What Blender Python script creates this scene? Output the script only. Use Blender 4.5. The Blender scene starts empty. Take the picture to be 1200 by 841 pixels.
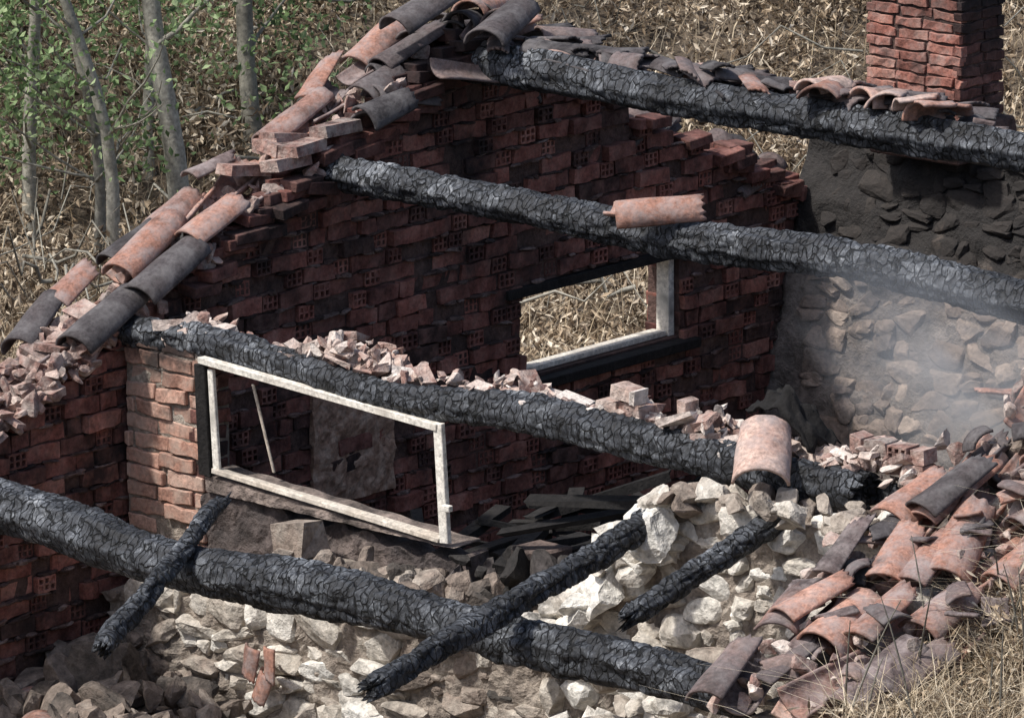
import bpy, bmesh, math, random
import numpy as np
from mathutils import Vector, Matrix, noise
random.seed(7); RNG=np.random.default_rng(7)
scene=bpy.context.scene
def col3(c): return (c[0],c[1],c[2],1)
# ---------------------------------------------------------------- materials
def make_mat(name, stops, nscale=6, var=.6, rough=.9, bump=.4, bscale=40, bdist=.01, soot=0., soot_scale=1.2, soot_col=(.016,.015,.016), topsoot=None, dust=0., dust_col=(.42,.38,.35), trans=0., spec=.25, patch=0):
    m=bpy.data.materials.new(name); m.use_nodes=True; nt=m.node_tree; N=nt.nodes; L=nt.links
    b=N['Principled BSDF']; b.inputs['Roughness'].default_value=rough
    b.inputs['Specular IOR Level'].default_value=spec
    tc=N.new('ShaderNodeTexCoord'); P=tc.outputs['Object']
    at=N.new('ShaderNodeAttribute'); at.attribute_name='tint'
    n1=N.new('ShaderNodeTexNoise'); n1.inputs['Scale'].default_value=nscale; n1.inputs['Detail'].default_value=3; L.new(P,n1.inputs['Vector'])
    ma=N.new('ShaderNodeMath'); ma.operation='MULTIPLY_ADD'; L.new(n1.outputs['Fac'],ma.inputs[0]); ma.inputs[1].default_value=var; L.new(at.outputs['Fac'],ma.inputs[2])
    ms=N.new('ShaderNodeMath'); ms.operation='SUBTRACT'; L.new(ma.outputs[0],ms.inputs[0]); ms.inputs[1].default_value=var*.5
    r=N.new('ShaderNodeValToRGB'); e=r.color_ramp.elements
    while len(e)<len(stops): e.new(.5)
    for i,(p,c) in enumerate(stops): e[i].position=p; e[i].color=col3(c)
    L.new(ms.outputs[0],r.inputs['Fac']); out=r.outputs['Color']
    def mix(a,bcol,fac,mode='MIX'):
        x=N.new('ShaderNodeMix'); x.data_type='RGBA'; x.blend_type=mode
        L.new(fac,x.inputs[0]) if not isinstance(fac,float) else setattr(x.inputs[0],'default_value',fac)
        L.new(a,x.inputs[6])
        if isinstance(bcol,tuple): x.inputs[7].default_value=col3(bcol)
        else: L.new(bcol,x.inputs[7])
        return x.outputs[2]
    def rng(v,a,c,lo=0.,hi=1.):
        x=N.new('ShaderNodeMapRange'); L.new(v,x.inputs[0]); x.inputs[1].default_value=a; x.inputs[2].default_value=c; x.inputs[3].default_value=lo; x.inputs[4].default_value=hi; return x.outputs[0]
    if bump>0:
        n2=N.new('ShaderNodeTexNoise'); n2.inputs['Scale'].default_value=bscale; n2.inputs['Detail'].default_value=4; n2.inputs['Roughness'].default_value=.7; L.new(P,n2.inputs['Vector'])
        g=rng(n2.outputs['Fac'],.3,.7,.5,1.3)
        cb=N.new('ShaderNodeCombineColor'); [L.new(g,cb.inputs[i]) for i in range(3)]
        out=mix(out,cb.outputs[0],1.,'MULTIPLY')
        bp=N.new('ShaderNodeBump'); bp.inputs['Strength'].default_value=bump; bp.inputs['Distance'].default_value=bdist
        L.new(n2.outputs['Fac'],bp.inputs['Height']); L.new(bp.outputs[0],b.inputs['Normal'])
    if dust>0:
        n4=N.new('ShaderNodeTexNoise'); n4.inputs['Scale'].default_value=9; n4.inputs['Detail'].default_value=4; n4.inputs['Roughness'].default_value=.7; L.new(P,n4.inputs['Vector'])
        out=mix(out,dust_col,rng(n4.outputs['Fac'],.42,.66,0.,dust))
    if soot>0:
        n3=N.new('ShaderNodeTexNoise'); n3.inputs['Scale'].default_value=soot_scale; n3.inputs['Detail'].default_value=5; n3.inputs['Roughness'].default_value=.68; L.new(P,n3.inputs['Vector'])
        s=rng(n3.outputs['Fac'],.62-soot*.35,.80-soot*.25,0.,.92)
        if topsoot:
            sz=N.new('ShaderNodeSeparateXYZ'); L.new(P,sz.inputs[0])
            a=N.new('ShaderNodeMath'); a.operation='MULTIPLY_ADD'; L.new(n3.outputs['Fac'],a.inputs[0]); a.inputs[1].default_value=1.2; L.new(sz.outputs[2],a.inputs[2])
            t=rng(a.outputs[0],topsoot[0],topsoot[1],0.,.93)
            mx=N.new('ShaderNodeMath'); mx.operation='MAXIMUM'; L.new(s,mx.inputs[0]); L.new(t,mx.inputs[1]); s=mx.outputs[0]
        out=mix(out,soot_col,s)
    if patch>0:
        n5=N.new('ShaderNodeTexNoise'); n5.inputs['Scale'].default_value=.8; n5.inputs['Detail'].default_value=4; L.new(P,n5.inputs['Vector'])
        out=mix(out,(.12,.09,.065),rng(n5.outputs['Fac'],.48,.66,0.,patch))
    L.new(out,b.inputs['Base Color'])
    if trans>0:
        t=N.new('ShaderNodeBsdfTranslucent'); L.new(out,t.inputs[0]); ad=N.new('ShaderNodeMixShader'); ad.inputs[0].default_value=trans
        L.new(b.outputs[0],ad.inputs[1]); L.new(t.outputs[0],ad.inputs[2]); L.new(ad.outputs[0],N['Material Output'].inputs[0])
    return m
M={}
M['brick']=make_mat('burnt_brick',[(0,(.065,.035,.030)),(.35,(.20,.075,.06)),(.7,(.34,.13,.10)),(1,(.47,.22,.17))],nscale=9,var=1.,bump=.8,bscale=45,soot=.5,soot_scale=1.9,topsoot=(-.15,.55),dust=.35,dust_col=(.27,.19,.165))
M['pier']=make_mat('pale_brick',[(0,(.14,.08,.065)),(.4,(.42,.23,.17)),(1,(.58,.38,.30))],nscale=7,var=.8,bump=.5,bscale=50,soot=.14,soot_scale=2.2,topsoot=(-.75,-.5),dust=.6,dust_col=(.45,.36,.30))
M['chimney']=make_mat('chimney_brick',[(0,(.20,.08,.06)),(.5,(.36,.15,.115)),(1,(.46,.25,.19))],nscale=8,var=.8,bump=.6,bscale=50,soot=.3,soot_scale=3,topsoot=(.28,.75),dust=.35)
M['mortar']=make_mat('old_mortar',[(0,(.04,.028,.026)),(.6,(.13,.08,.068)),(1,(.26,.19,.17))],nscale=7,var=.9,bump=1,bscale=30,bdist=.02,soot=.4,topsoot=(.0,.75))
M['mortarpale']=make_mat('lime_mortar',[(0,(.10,.08,.07)),(.5,(.32,.27,.225)),(1,(.52,.47,.40))],nscale=9,var=1.1,bump=1,bscale=26,bdist=.03,soot=.22,soot_scale=3)
M['stone']=make_mat('limestone',[(0,(.06,.055,.05)),(.35,(.25,.2,.165)),(.65,(.5,.45,.385)),(1,(.76,.73,.67))],nscale=9,var=.5,bump=.9,bscale=24,bdist=.02,soot=.2,soot_scale=3.5)
M['backstone']=make_mat('sooty_stone',[(0,(.11,.09,.08)),(.5,(.25,.195,.16)),(1,(.42,.34,.28))],nscale=6,var=.6,bump=.8,bscale=25,bdist=.015,soot=.3,soot_scale=1.8,topsoot=(-1.22,-.95),soot_col=(.022,.021,.021))
M['hood']=make_mat('sooty_render',[(0,(.09,.085,.08)),(.5,(.19,.16,.14)),(1,(.30,.26,.23))],nscale=5,var=1.,bump=1,bscale=18,bdist=.03,soot=.3,soot_scale=1.8,topsoot=(-1.22,-.95),soot_col=(.022,.021,.021))
M['plaster']=make_mat('burnt_plaster',[(0,(.05,.045,.045)),(.5,(.15,.12,.11)),(1,(.36,.29,.25))],nscale=4.5,var=1.4,bump=1,bscale=22,bdist=.02,soot=.42,soot_scale=2.5)
M['patch']=make_mat('brown_plaster',[(0,(.12,.07,.05)),(.5,(.34,.22,.16)),(1,(.50,.38,.30))],nscale=18,var=1.8,bump=1,bscale=35)
M['tile']=make_mat('clay_tile',[(0,(.05,.045,.047)),(.3,(.16,.12,.115)),(.55,(.33,.17,.125)),(.8,(.45,.25,.19)),(1,(.54,.40,.34))],nscale=6,var=.5,bump=.5,bscale=45,soot=.28,soot_scale=3.5,dust=.75,dust_col=(.33,.285,.275))
M['tiled']=make_mat('sooty_clay_tile',[(0,(.03,.028,.03)),(.4,(.08,.07,.072)),(.7,(.16,.12,.115)),(1,(.42,.29,.24))],nscale=6,var=.5,bump=.5,bscale=45,soot=.35,soot_scale=3,dust=.5,dust_col=(.2,.19,.19))
M['rub']=make_mat('brick_and_mortar_rubble',[(0,(.08,.055,.05)),(.3,(.31,.18,.15)),(.6,(.52,.39,.33)),(1,(.74,.67,.61))],nscale=14,var=.8,bump=1,bscale=35,bdist=.015,soot=.18,soot_scale=5,dust=.6,dust_col=(.56,.49,.44))
M['dark']=make_mat('charred_debris',[(0,(.013,.012,.012)),(.5,(.035,.032,.03)),(1,(.14,.12,.115))],nscale=8,var=.6,bump=.9,bscale=30,bdist=.012)
M['frame']=make_mat('pale_scorched_wood',[(0,(.14,.10,.08)),(.4,(.55,.48,.40)),(1,(.80,.76,.68))],nscale=6,var=.9,bump=.3,bscale=40,soot=.2,soot_scale=5)
M['block']=make_mat('cinder_block',[(0,(.06,.05,.045)),(1,(.22,.16,.14))],nscale=6,var=.8,bump=.8,bscale=50,soot=.5,soot_scale=4)
M['ground']=make_mat('dry_soil',[(0,(.06,.047,.034)),(.5,(.14,.11,.08)),(1,(.27,.215,.155))],nscale=1.5,var=1.2,bump=1,bscale=9,bdist=.05)
M['dry']=make_mat('dry_leaves',[(0,(.06,.042,.028)),(.3,(.22,.16,.105)),(.65,(.50,.39,.27)),(1,(.82,.72,.57))],nscale=1.2,var=.5,bump=0,rough=.8,patch=.5,trans=.15)
M['straw']=make_mat('straw',[(0,(.15,.115,.08)),(.5,(.44,.35,.23)),(1,(.76,.66,.5))],nscale=1.5,var=.4,bump=0,rough=.7,patch=.4)
M['green']=make_mat('green_leaves',[(0,(.08,.12,.055)),(.5,(.20,.30,.12)),(1,(.42,.52,.28))],nscale=1.2,var=.4,bump=0,rough=.6,trans=.35)
M['bark']=make_mat('grey_bark',[(0,(.13,.12,.10)),(1,(.40,.38,.32))],nscale=7,var=.9,bump=.6,bscale=30)
def char_mat():
    m=bpy.data.materials.new('charred_wood'); m.use_nodes=True; nt=m.node_tree; N=nt.nodes; L=nt.links; b=N['Principled BSDF']
    b.inputs['Roughness'].default_value=.66; b.inputs['Specular IOR Level'].default_value=.4
    def nd(t,**k):
        x=N.new(t)
        for a,v in k.items(): setattr(x,a,v)
        return x
    def math_(op,a,b_,c=None):
        x=nd('ShaderNodeMath',operation=op)
        for i,v in enumerate((a,b_,c)):
            if v is None: continue
            if isinstance(v,(int,float)): x.inputs[i].default_value=v
            else: L.new(v,x.inputs[i])
        return x.outputs[0]
    def rng(v,a,c,lo=0.,hi=1.):
        x=nd('ShaderNodeMapRange'); L.new(v,x.inputs[0])
        for i,q in enumerate((a,c,lo,hi)): x.inputs[i+1].default_value=q
        return x.outputs[0]
    tc=nd('ShaderNodeTexCoord'); at=nd('ShaderNodeAttribute',attribute_name='crack')
    nz=nd('ShaderNodeTexNoise'); nz.inputs['Scale'].default_value=12; nz.inputs['Detail'].default_value=2; L.new(tc.outputs['Object'],nz.inputs['Vector'])
    vm=nd('ShaderNodeVectorMath',operation='MULTIPLY_ADD'); L.new(nz.outputs['Color'],vm.inputs[0]); vm.inputs[1].default_value=(.05,.05,.05); L.new(tc.outputs['Object'],vm.inputs[2])
    mp=nd('ShaderNodeMapping'); mp.inputs['Scale'].default_value=(1.7,.9,.9); L.new(vm.outputs[0],mp.inputs[0])
    v=nd('ShaderNodeTexVoronoi',feature='DISTANCE_TO_EDGE'); v.inputs['Scale'].default_value=15; v.inputs['Randomness'].default_value=.85; L.new(mp.outputs[0],v.inputs['Vector'])
    vc=nd('ShaderNodeTexVoronoi',feature='F1'); vc.inputs['Scale'].default_value=15; vc.inputs['Randomness'].default_value=.85; L.new(mp.outputs[0],vc.inputs['Vector'])
    sc=nd('ShaderNodeSeparateColor'); L.new(vc.outputs['Color'],sc.inputs[0])
    n=nd('ShaderNodeTexNoise'); n.inputs['Scale'].default_value=3.2; n.inputs['Detail'].default_value=6; n.inputs['Roughness'].default_value=.78; L.new(tc.outputs['Object'],n.inputs['Vector'])
    n2=nd('ShaderNodeTexNoise'); n2.inputs['Scale'].default_value=48; n2.inputs['Detail'].default_value=4; n2.inputs['Roughness'].default_value=.7; L.new(mp.outputs[0],n2.inputs['Vector'])
    e1=rng(math_('ADD',v.outputs['Distance'],math_('MULTIPLY',math_('SUBTRACT',n2.outputs['Fac'],.5),.16)),.01,.075)
    val=math_('ADD',rng(n.outputs['Fac'],.36,.68,0.,.7),rng(n2.outputs['Fac'],.35,.68,0.,.38)); val=math_('ADD',val,math_('MULTIPLY',sc.outputs[0],.16))
    r=nd('ShaderNodeValToRGB'); e=r.color_ramp.elements; e[0].position=.2; e[0].color=(.012,.012,.013,1); e[1].position=1.; e[1].color=(.34,.355,.375,1)
    x=e.new(.58); x.color=(.045,.049,.057,1); x=e.new(.8); x.color=(.125,.135,.15,1)
    L.new(val,r.inputs[0])
    mul=math_('MULTIPLY',e1,at.outputs['Fac']); cb=nd('ShaderNodeCombineColor'); [L.new(rng(mul,0.,1.,.1,1.),cb.inputs[i]) for i in range(3)]
    mx=nd('ShaderNodeMix',data_type='RGBA',blend_type='MULTIPLY'); mx.inputs[0].default_value=1; L.new(r.outputs[0],mx.inputs[6]); L.new(cb.outputs[0],mx.inputs[7]); L.new(mx.outputs[2],b.inputs['Base Color'])
    h=math_('ADD',math_('MULTIPLY',e1,1.5),math_('MULTIPLY',n2.outputs['Fac'],.9)); h=math_('ADD',h,math_('MULTIPLY',sc.outputs[0],.6))
    bp=nd('ShaderNodeBump'); bp.inputs['Strength'].default_value=1.; bp.inputs['Distance'].default_value=.009; L.new(h,bp.inputs['Height']); L.new(bp.outputs[0],b.inputs['Normal'])
    return m
M['char']=char_mat()
# ---------------------------------------------------------------- mesh builder
def empty(name):
    o=bpy.data.objects.new(name,None); scene.collection.objects.link(o); return o
class MB:
    def __init__(s): s.v=[];s.n=0;s.li=[];s.ls=[];s.t=[]
    def add(s,verts,faces,tint):
        verts=np.asarray(verts,float).reshape(-1,3)
        if isinstance(faces,np.ndarray):
            k=faces.shape[1]; s.li.append((faces+s.n).ravel()); s.ls.append(np.full(len(faces),k)); nf=len(faces)
        else:
            s.li.append(np.array([i+s.n for f in faces for i in f])); s.ls.append(np.array([len(f) for f in faces])); nf=len(faces)
        s.t.append(np.full(nf,tint) if np.isscalar(tint) else np.asarray(tint)); s.v.append(verts); s.n+=len(verts)
    def build(s,name,mat,parent=None,smooth=False,recalc=False,bevel=0,solid=0):
        V=np.concatenate(s.v);li=np.concatenate(s.li).astype(np.int32);ls=np.concatenate(s.ls).astype(np.int32);T=np.concatenate(s.t)
        me=bpy.data.meshes.new(name); me.vertices.add(len(V)); me.vertices.foreach_set('co',V.ravel().astype(np.float32))
        me.loops.add(len(li)); me.loops.foreach_set('vertex_index',li); me.polygons.add(len(ls))
        st=np.concatenate([[0],np.cumsum(ls)[:-1]]).astype(np.int32); me.polygons.foreach_set('loop_start',st)
        me.update(calc_edges=True); 
        a=me.attributes.new('tint','FLOAT','FACE'); a.data.foreach_set('value',T.astype(np.float32))
        me.polygons.foreach_set('use_smooth',np.full(len(ls),smooth))
        if recalc:
            bm=bmesh.new(); bm.from_mesh(me); bmesh.ops.recalc_face_normals(bm,faces=bm.faces); bm.to_mesh(me); bm.free()
        me.materials.append(M[mat] if isinstance(mat,str) else mat)
        o=bpy.data.objects.new(name,me); scene.collection.objects.link(o)
        if solid: md=o.modifiers.new('s','SOLIDIFY'); md.thickness=solid; md.offset=-1
        if bevel: md=o.modifiers.new('b','BEVEL'); md.width=bevel; md.segments=1; md.limit_method='ANGLE'; md.angle_limit=.6
        if parent: o.parent=parent
        return o
BOXF=[(0,1,3,2),(4,6,7,5),(0,4,5,1),(2,3,7,6),(0,2,6,4),(1,5,7,3)]
def box(mb,c,size,R=None,jit=.0,tint=.5):
    h=np.array(size)/2; v=np.array([[x,y,z] for x in(-1,1) for y in(-1,1) for z in(-1,1)],float)*h
    if jit: v+=RNG.uniform(-jit,jit,v.shape)
    if R is not None: v=v@np.array(R).T
    mb.add(v+np.array(c),BOXF,tint)
def bar(mb,p0,p1,w,h,tint=.5,jit=.003,up=(0,0,1)):
    p0=np.array(p0,float);p1=np.array(p1,float);d=p1-p0;L=np.linalg.norm(d);x=d/L;y=np.cross(up,x);y/=np.linalg.norm(y);z=np.cross(x,y)
    box(mb,(p0+p1)/2,(L,w,h),np.stack([x,y,z],1),jit,tint)
def brick(mb,O,U,N,s0,s1,z0,z1,n,tint,holes=False,depth=.1):
    Z=np.array([0,0,1.]); P=lambda s,z,q:O+U*s+Z*z+N*q
    if not holes:
        k=4 if s1-s0>.12 else 2; v=[];f=[]; w=s1-s0
        ss=[s0+w*i/k for i in range(k+1)]
        sl_=RNG.uniform(-.006,.006)
        for i,s in enumerate(ss):
            for z,c in((z0,0),(z1,1)):
                jz=RNG.uniform(-.006,.006)+sl_*(i/k-.5)*2; js=RNG.uniform(-.006,.006) if i in(0,k) else 0
                v.append(P(s+js,z+jz,n-depth)); v.append(P(s+js,z+jz,n+RNG.uniform(-.008,.005)))
        for i in range(k):
            a=i*4;b=a+4
            f+=[(a+1,b+1,b+3,a+3),(a,a+2,b+2,b),(a+2,a+3,b+3,b+2),(a,b,b+1,a+1)]
        f+=[(0,1,3,2),(k*4,k*4+2,k*4+3,k*4+1)]
        mb.add(v,f,tint); return
    w=s1-s0;h=z1-z0; sg=[0]; k=3
    for i in range(k): sg+= [ (i+.2)/k, (i+.8)/k ]
    sg.append(1); zg=[0,.14,.44,.56,.86,1]
    v=[];f=[]
    for a in sg:
        for b in zg: v.append(P(s0+a*w+RNG.uniform(-.002,.002),z0+b*h+RNG.uniform(-.002,.002),n+RNG.uniform(-.002,.001)))
    nz=len(zg)
    for a in range(len(sg)-1):
        for b in range(nz-1):
            q=(a*nz+b,(a+1)*nz+b,(a+1)*nz+b+1,a*nz+b+1)
            if a%2==1 and b%2==1:
                i0=len(v); dp=.05 if RNG.random()<.75 else .008
                for t in q: v.append(np.array(v[t])-N*dp)
                for e in range(4): f.append((q[e],q[(e+1)%4],i0+(e+1)%4,i0+e))
                f.append((i0,i0+1,i0+2,i0+3))
            else: f.append(q)
    c=[0,(len(sg)-1)*nz,(len(sg)-1)*nz+nz-1,nz-1]; bk=[]
    for t in c: bk.append(len(v)); v.append(np.array(v[t])-N*depth)
    e0=[a*nz for a in range(len(sg))]; e1=[a*nz+nz-1 for a in range(len(sg))]
    f.append(tuple(e0)+(bk[1],bk[0])); f.append(tuple(e1)+(bk[2],bk[3]))
    f.append(tuple(range(nz))+(bk[3],bk[0])); f.append(tuple((len(sg)-1)*nz+b for b in range(nz))+(bk[2],bk[1]))
    mb.add(v,f,tint)
def brick_wall(mb,O,U,N,S0,S1,Z0,top,ch=.095,openings=(),pholes=.75,lens=(.24,.115),tint=(.5,.22),miss=.012,depth=.1,njit=.009,ztop=9):
    O=np.array(O,float);U=np.array(U,float);N=np.array(N,float); z=Z0; k=0
    while z<Z0+6:
        s=S0-(.18 if k%2 else 0)+RNG.uniform(-.03,.0); i=k%2; anyb=False
        while s<S1:
            if len(lens)==2 and lens[0]!=lens[1] and RNG.random()<.15: i+=1
            ln=lens[i%len(lens)]*RNG.uniform(.88,1.08); a=max(s,S0);b=min(s+ln,S1); hd=(i%len(lens)==1); s+=ln+RNG.uniform(.01,.02); i+=1
            if b-a<.03: continue
            if z+ch>top((a+b)/2)+RNG.uniform(-.02,.03): continue
            anyb=True; zz=z; clip=False
            for (oa,ob,oz0,oz1) in openings:
                if zz+ch*.9>oz0 and zz<oz1-.01:
                    if a>=oa-.02 and b<=ob+.02: clip=True
                    elif a<oa<b: b=oa
                    elif a<ob<b: a=ob
            if clip or b-a<.03 or RNG.random()<miss: continue
            nn=RNG.normal(0,njit); sag=.022*noise.noise(Vector((a*1.1,z*1.5,1)))
            if njit>.01 and RNG.random()<.06: nn-=RNG.uniform(.015,.03)
            brick(mb,O,U,N,a,b,zz+.008+sag,zz+ch-.006+sag,nn,float(np.clip(RNG.normal(*tint),0,1)),hd and RNG.random()<pholes and b-a>.07,depth)
        z+=ch;k+=1
        if not anyb and k>4: break
# ---------------------------------------------------------------- stones
def ico(n):
    bm=bmesh.new(); bmesh.ops.create_icosphere(bm,subdivisions=n,radius=1); a=np.array([v.co[:] for v in bm.verts]); b=np.array([[v.index for v in f.verts] for f in bm.faces]); bm.free(); return a,b
ICO,ICOF=ico(4); ICO3,ICOF3=ico(3)
def rrot(a=3.14):
    return np.array(Matrix.Rotation(RNG.uniform(-a,a),3,'X')@Matrix.Rotation(RNG.uniform(-a,a),3,'Y')@Matrix.Rotation(RNG.uniform(-a,a),3,'Z'))
def stone(mb,c,size,R=None,tint=.5,p=7,cuts=9,rough=.03,hi=False,cd=(.55,1.05)):
    D,F=(ICO,ICOF) if hi else (ICO3,ICOF3)
    r=(np.abs(D)**p).sum(1)**(-1/p); v=D*r[:,None]
    for _ in range(cuts):
        n=RNG.normal(size=3); n/=np.linalg.norm(n); d=RNG.uniform(*cd); q=v@n; m=q>d; v[m]-=np.outer(q[m]-d,n)
    ph=RNG.uniform(0,6,(3,3)); fr=RNG.uniform(2,5,(3,3))
    for i in range(3): v+=rough*np.sin(v@(fr*(i+1))+ph[i])*.6/(i+1)
    v+=RNG.normal(0,.008,v.shape)
    v*=np.array(size)/2
    if R is not None: v=v@R.T
    mb.add(v+np.array(c),F,tint)
def stone_wall(mb,O,U,N,S0,S1,Z0,top,tintf,hh=(.08,.17),ww=(.1,.32),relief=.02,depth=.16,rough=.04,rr=.09,drop=0.):
    O=np.array(O,float);U=np.array(U,float);N=np.array(N,float);Z=np.array([0,0,1.]); z=Z0
    B=np.stack([U,N,Z],1)
    while z<2:
        h=RNG.uniform(*hh); s=S0-RNG.uniform(0,.2); ok=False
        while s<S1:
            w=RNG.uniform(*ww); a=s;s+=w; c=a+w/2
            if c<S0 or c>S1 or z+h*.75>top(c): continue
            ok=True; parts=[(0,h)] if (w>.2 or RNG.random()<.6) else [(0,h*.5),(h*.5,h)]
            for (u0,u1) in parts:
                if RNG.random()<drop: continue
                hh_=u1-u0; dz=RNG.uniform(-.03,.03)
                R=B@np.array(Matrix.Rotation(RNG.normal(0,rr*1.5),3,'Y')@Matrix.Rotation(RNG.normal(0,rr),3,'X')@Matrix.Rotation(RNG.normal(0,rr),3,'Z'))
                t=float(np.clip(tintf(c,z)+RNG.normal(0,.17),0,1))
                stone(mb,O+U*c+Z*(z+u0+hh_/2+dz)+N*(RNG.uniform(-relief,relief)-depth/2+.02),(w*1.05,depth,hh_*1.08),R,t,p=8,cuts=9,rough=rough,cd=(.7,1.2))
        z+=h
        if not ok: break
def slab(mb,O,U,N,S0,S1,Z0,top,n0,n1,step=.1,openings=(),tint=.5):
    O=np.array(O,float);U=np.array(U,float);N=np.array(N,float);Z=np.array([0,0,1.])
    cuts=sorted(set([round(x,4) for x in list(np.arange(S0,S1,step))+[S1]+[q for o in openings for q in o[:2]]]))
    for a,b in zip(cuts[:-1],cuts[1:]):
        rngs=[(Z0,top((a+b)/2))]
        for (oa,ob,z0,z1) in openings:
            if a>=oa-1e-4 and b<=ob+1e-4: rngs=[(Z0,z0),(z1,rngs[0][1])]
        for (z0,z1) in rngs:
            if z1-z0<.01: continue
            v=[O+U*s_+Z*z_+N*q for s_ in(a,b) for z_ in(z0,z1) for q in(n0,n1)]; mb.add(v,BOXF,tint)
def sheet(mb,O,U,N,S0,S1,Z0,top,amp=.02,st=.03,fq=4,tint=.5,seed=0,yoff=None,thick=.12):
    O=np.array(O,float);U=np.array(U,float);N=np.array(N,float);Z=np.array([0,0,1.]); n=int((S1-S0)/st); V=[]
    zt=[top(S0+(S1-S0)*i/n) for i in range(n+1)]; m=int((max(zt)-Z0)/st)+1
    for i in range(n+1):
        s=S0+(S1-S0)*i/n
        for j in range(m+1):
            z=Z0+(zt[i]-Z0)*j/m; q=amp*(noise.noise(Vector((s*fq,z*fq,seed)))+.5*noise.noise(Vector((s*fq*3,z*fq*3,seed))))
            if yoff: q+=yoff(z)
            V.append(O+U*s+Z*z+N*q)
        V.append(O+U*s+Z*(zt[i]+.01)-N*thick+N*(yoff(zt[i]) if yoff else 0)); V.append(O+U*s+Z*Z0-N*thick+N*(yoff(Z0) if yoff else 0))
    w=m+3; F=[(i*w+j,(i+1)*w+j,(i+1)*w+j+1,i*w+j+1) for i in range(n) for j in range(w-1)]
    F+=[tuple(range(w))[::-1],tuple(n*w+j for j in range(w))]
    mb.add(V,F,tint)
# ---------------------------------------------------------------- tiles
def tile(mb,pos,d,L=.46,r0=.105,r1=.08,roll=0,flip=False,tint=.5,broken=0.,arc=math.pi*.95,side=None):
    d=np.array(d,float);d/=np.linalg.norm(d); up=np.array([0,0,1.]) if side is None else np.array(side,float)
    y=np.cross(up,d);y/=np.linalg.norm(y);z=np.cross(d,y)
    c,s=math.cos(roll),math.sin(roll); y,z=y*c+z*s,-y*s+z*c
    if flip: z=-z;y=-y
    nl,na=10,16; v=[];a0=0;a1=1
    if broken: a0=RNG.uniform(0,broken*.5); a1=1-RNG.uniform(0,broken*.5)
    ph=RNG.uniform(0,6); k1=RNG.uniform(-1,1)
    for i in range(nl+1):
        for j in range(na+1):
            u=j/na; aa=a0+(a1-a0)*u; th=(aa-.5)*arc; x=i/nl
            e=.012*math.sin(ph+j*1.7)+.01*math.sin(j*3.1+ph*2)
            if broken: x=x*(1-broken*.45*(.5+.5*k1*(2*u-1))+e*2)
            else: x=x*(1+e*.5)
            r=(r0+(r1-r0)*i/nl)*(1+.02*math.sin(i*.8+ph))
            v.append(np.array(pos)+d*(x*L)+y*(r*math.sin(th))+z*(r*math.cos(th)*.85))
    f=[(i*(na+1)+j,(i+1)*(na+1)+j,(i+1)*(na+1)+j+1,i*(na+1)+j+1) for i in range(nl) for j in range(na)]
    mb.add(v,f,tint)
# ---------------------------------------------------------------- charred timbers
def timber(name,p0,p1,r0,r1,seed,bend=.05,square=0.,parent=None,end=.09,ds=.011,seg=60):
    p0=Vector(p0);p1=Vector(p1);d=p1-p0;L=d.length;x=d.normalized();y=Vector((0,0,1)).cross(x).normalized();z=x.cross(y)
    mw=Matrix((x,y,z)).transposed().to_4x4(); mw.translation=p0
    n=int(L/ds); V=[];C=[]; sd=Vector((seed*13.1,seed*7.7,seed*3.3))
    for i in range(n+1):
        t=i/n; r=r0+(r1-r0)*t
        cy=bend*noise.noise(Vector((t*4,seed,0)))*1.5; cz=bend*noise.noise(Vector((t*4,seed,5)))
        r*=1+.11*noise.noise(Vector((t*L*1.3,seed*2,3)))+.07*noise.noise(Vector((t*L*5,seed*2,9)))
        for j in range(seg):
            th=2*math.pi*j/seg; cs,sn=math.cos(th),math.sin(th)
            rr=r
            if square: rr=r*((abs(cs)**5+abs(sn)**5)**(-.2)*square+(1-square))
            px=t*L; q=Vector((px,rr*cs,rr*sn))
            rr*=1+.20*noise.noise(Vector((px*.9,cs*1.6,sn*1.6))+sd)+.10*noise.noise(Vector((px*4,cs*2.5,sn*2.5))+sd)
            ds_,_=noise.voronoi(Vector((q.x*9,q.y*14,q.z*14))+sd+Vector((noise.noise(q*9),noise.noise(q*9+sd),0))*.6); e=min(1,(ds_[1]-ds_[0])*5)
            e=1-(1-e)*max(0,min(1,.7+1.4*noise.noise(q*3+sd)))
            rr-=.013*(1-e); rr+=.004*noise.noise(Vector((q.x*45,q.y*30,q.z*30)))+.007*noise.noise(q*16)
            ex=0
            if i<6: ex=-end*(noise.noise(Vector((cs*3,sn*3,seed)))+.5*noise.noise(Vector((cs*9,sn*9,seed))))*(1-i/6); rr*=(.78+.037*i)
            if i>n-6: ex=end*(noise.noise(Vector((cs*3,sn*3,seed+9)))+.5*noise.noise(Vector((cs*9,sn*9,seed))))*(1-(n-i)/6); rr*=(.78+.037*(n-i))
            V.append((px+ex,cy+rr*cs,cz+rr*sn)); C.append(max(0,min(1,.3+.7*e)))
    F=[(i*seg+j,i*seg+(j+1)%seg,(i+1)*seg+(j+1)%seg,(i+1)*seg+j) for i in range(n) for j in range(seg)]
    b=len(V); V.append((0.04,0,0));V.append((L-.04,0,0)); C+=[.1,.1]
    F+=[(b,(j+1)%seg,j) for j in range(seg)]+[(b+1,n*seg+j,n*seg+(j+1)%seg) for j in range(seg)]
    me=bpy.data.meshes.new(name); me.from_pydata(V,[],F); a=me.attributes.new('crack','FLOAT','POINT'); a.data.foreach_set('value',C)
    me.polygons.foreach_set('use_smooth',[True]*len(F)); me.materials.append(M['char'])
    o=bpy.data.objects.new(name,me); scene.collection.objects.link(o); o.matrix_world=mw
    if parent: o.parent=parent
    return o
def roof(y): return -.02-.43*abs(y-.3)
def rnd(a,b): return float(RNG.uniform(a,b))
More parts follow.
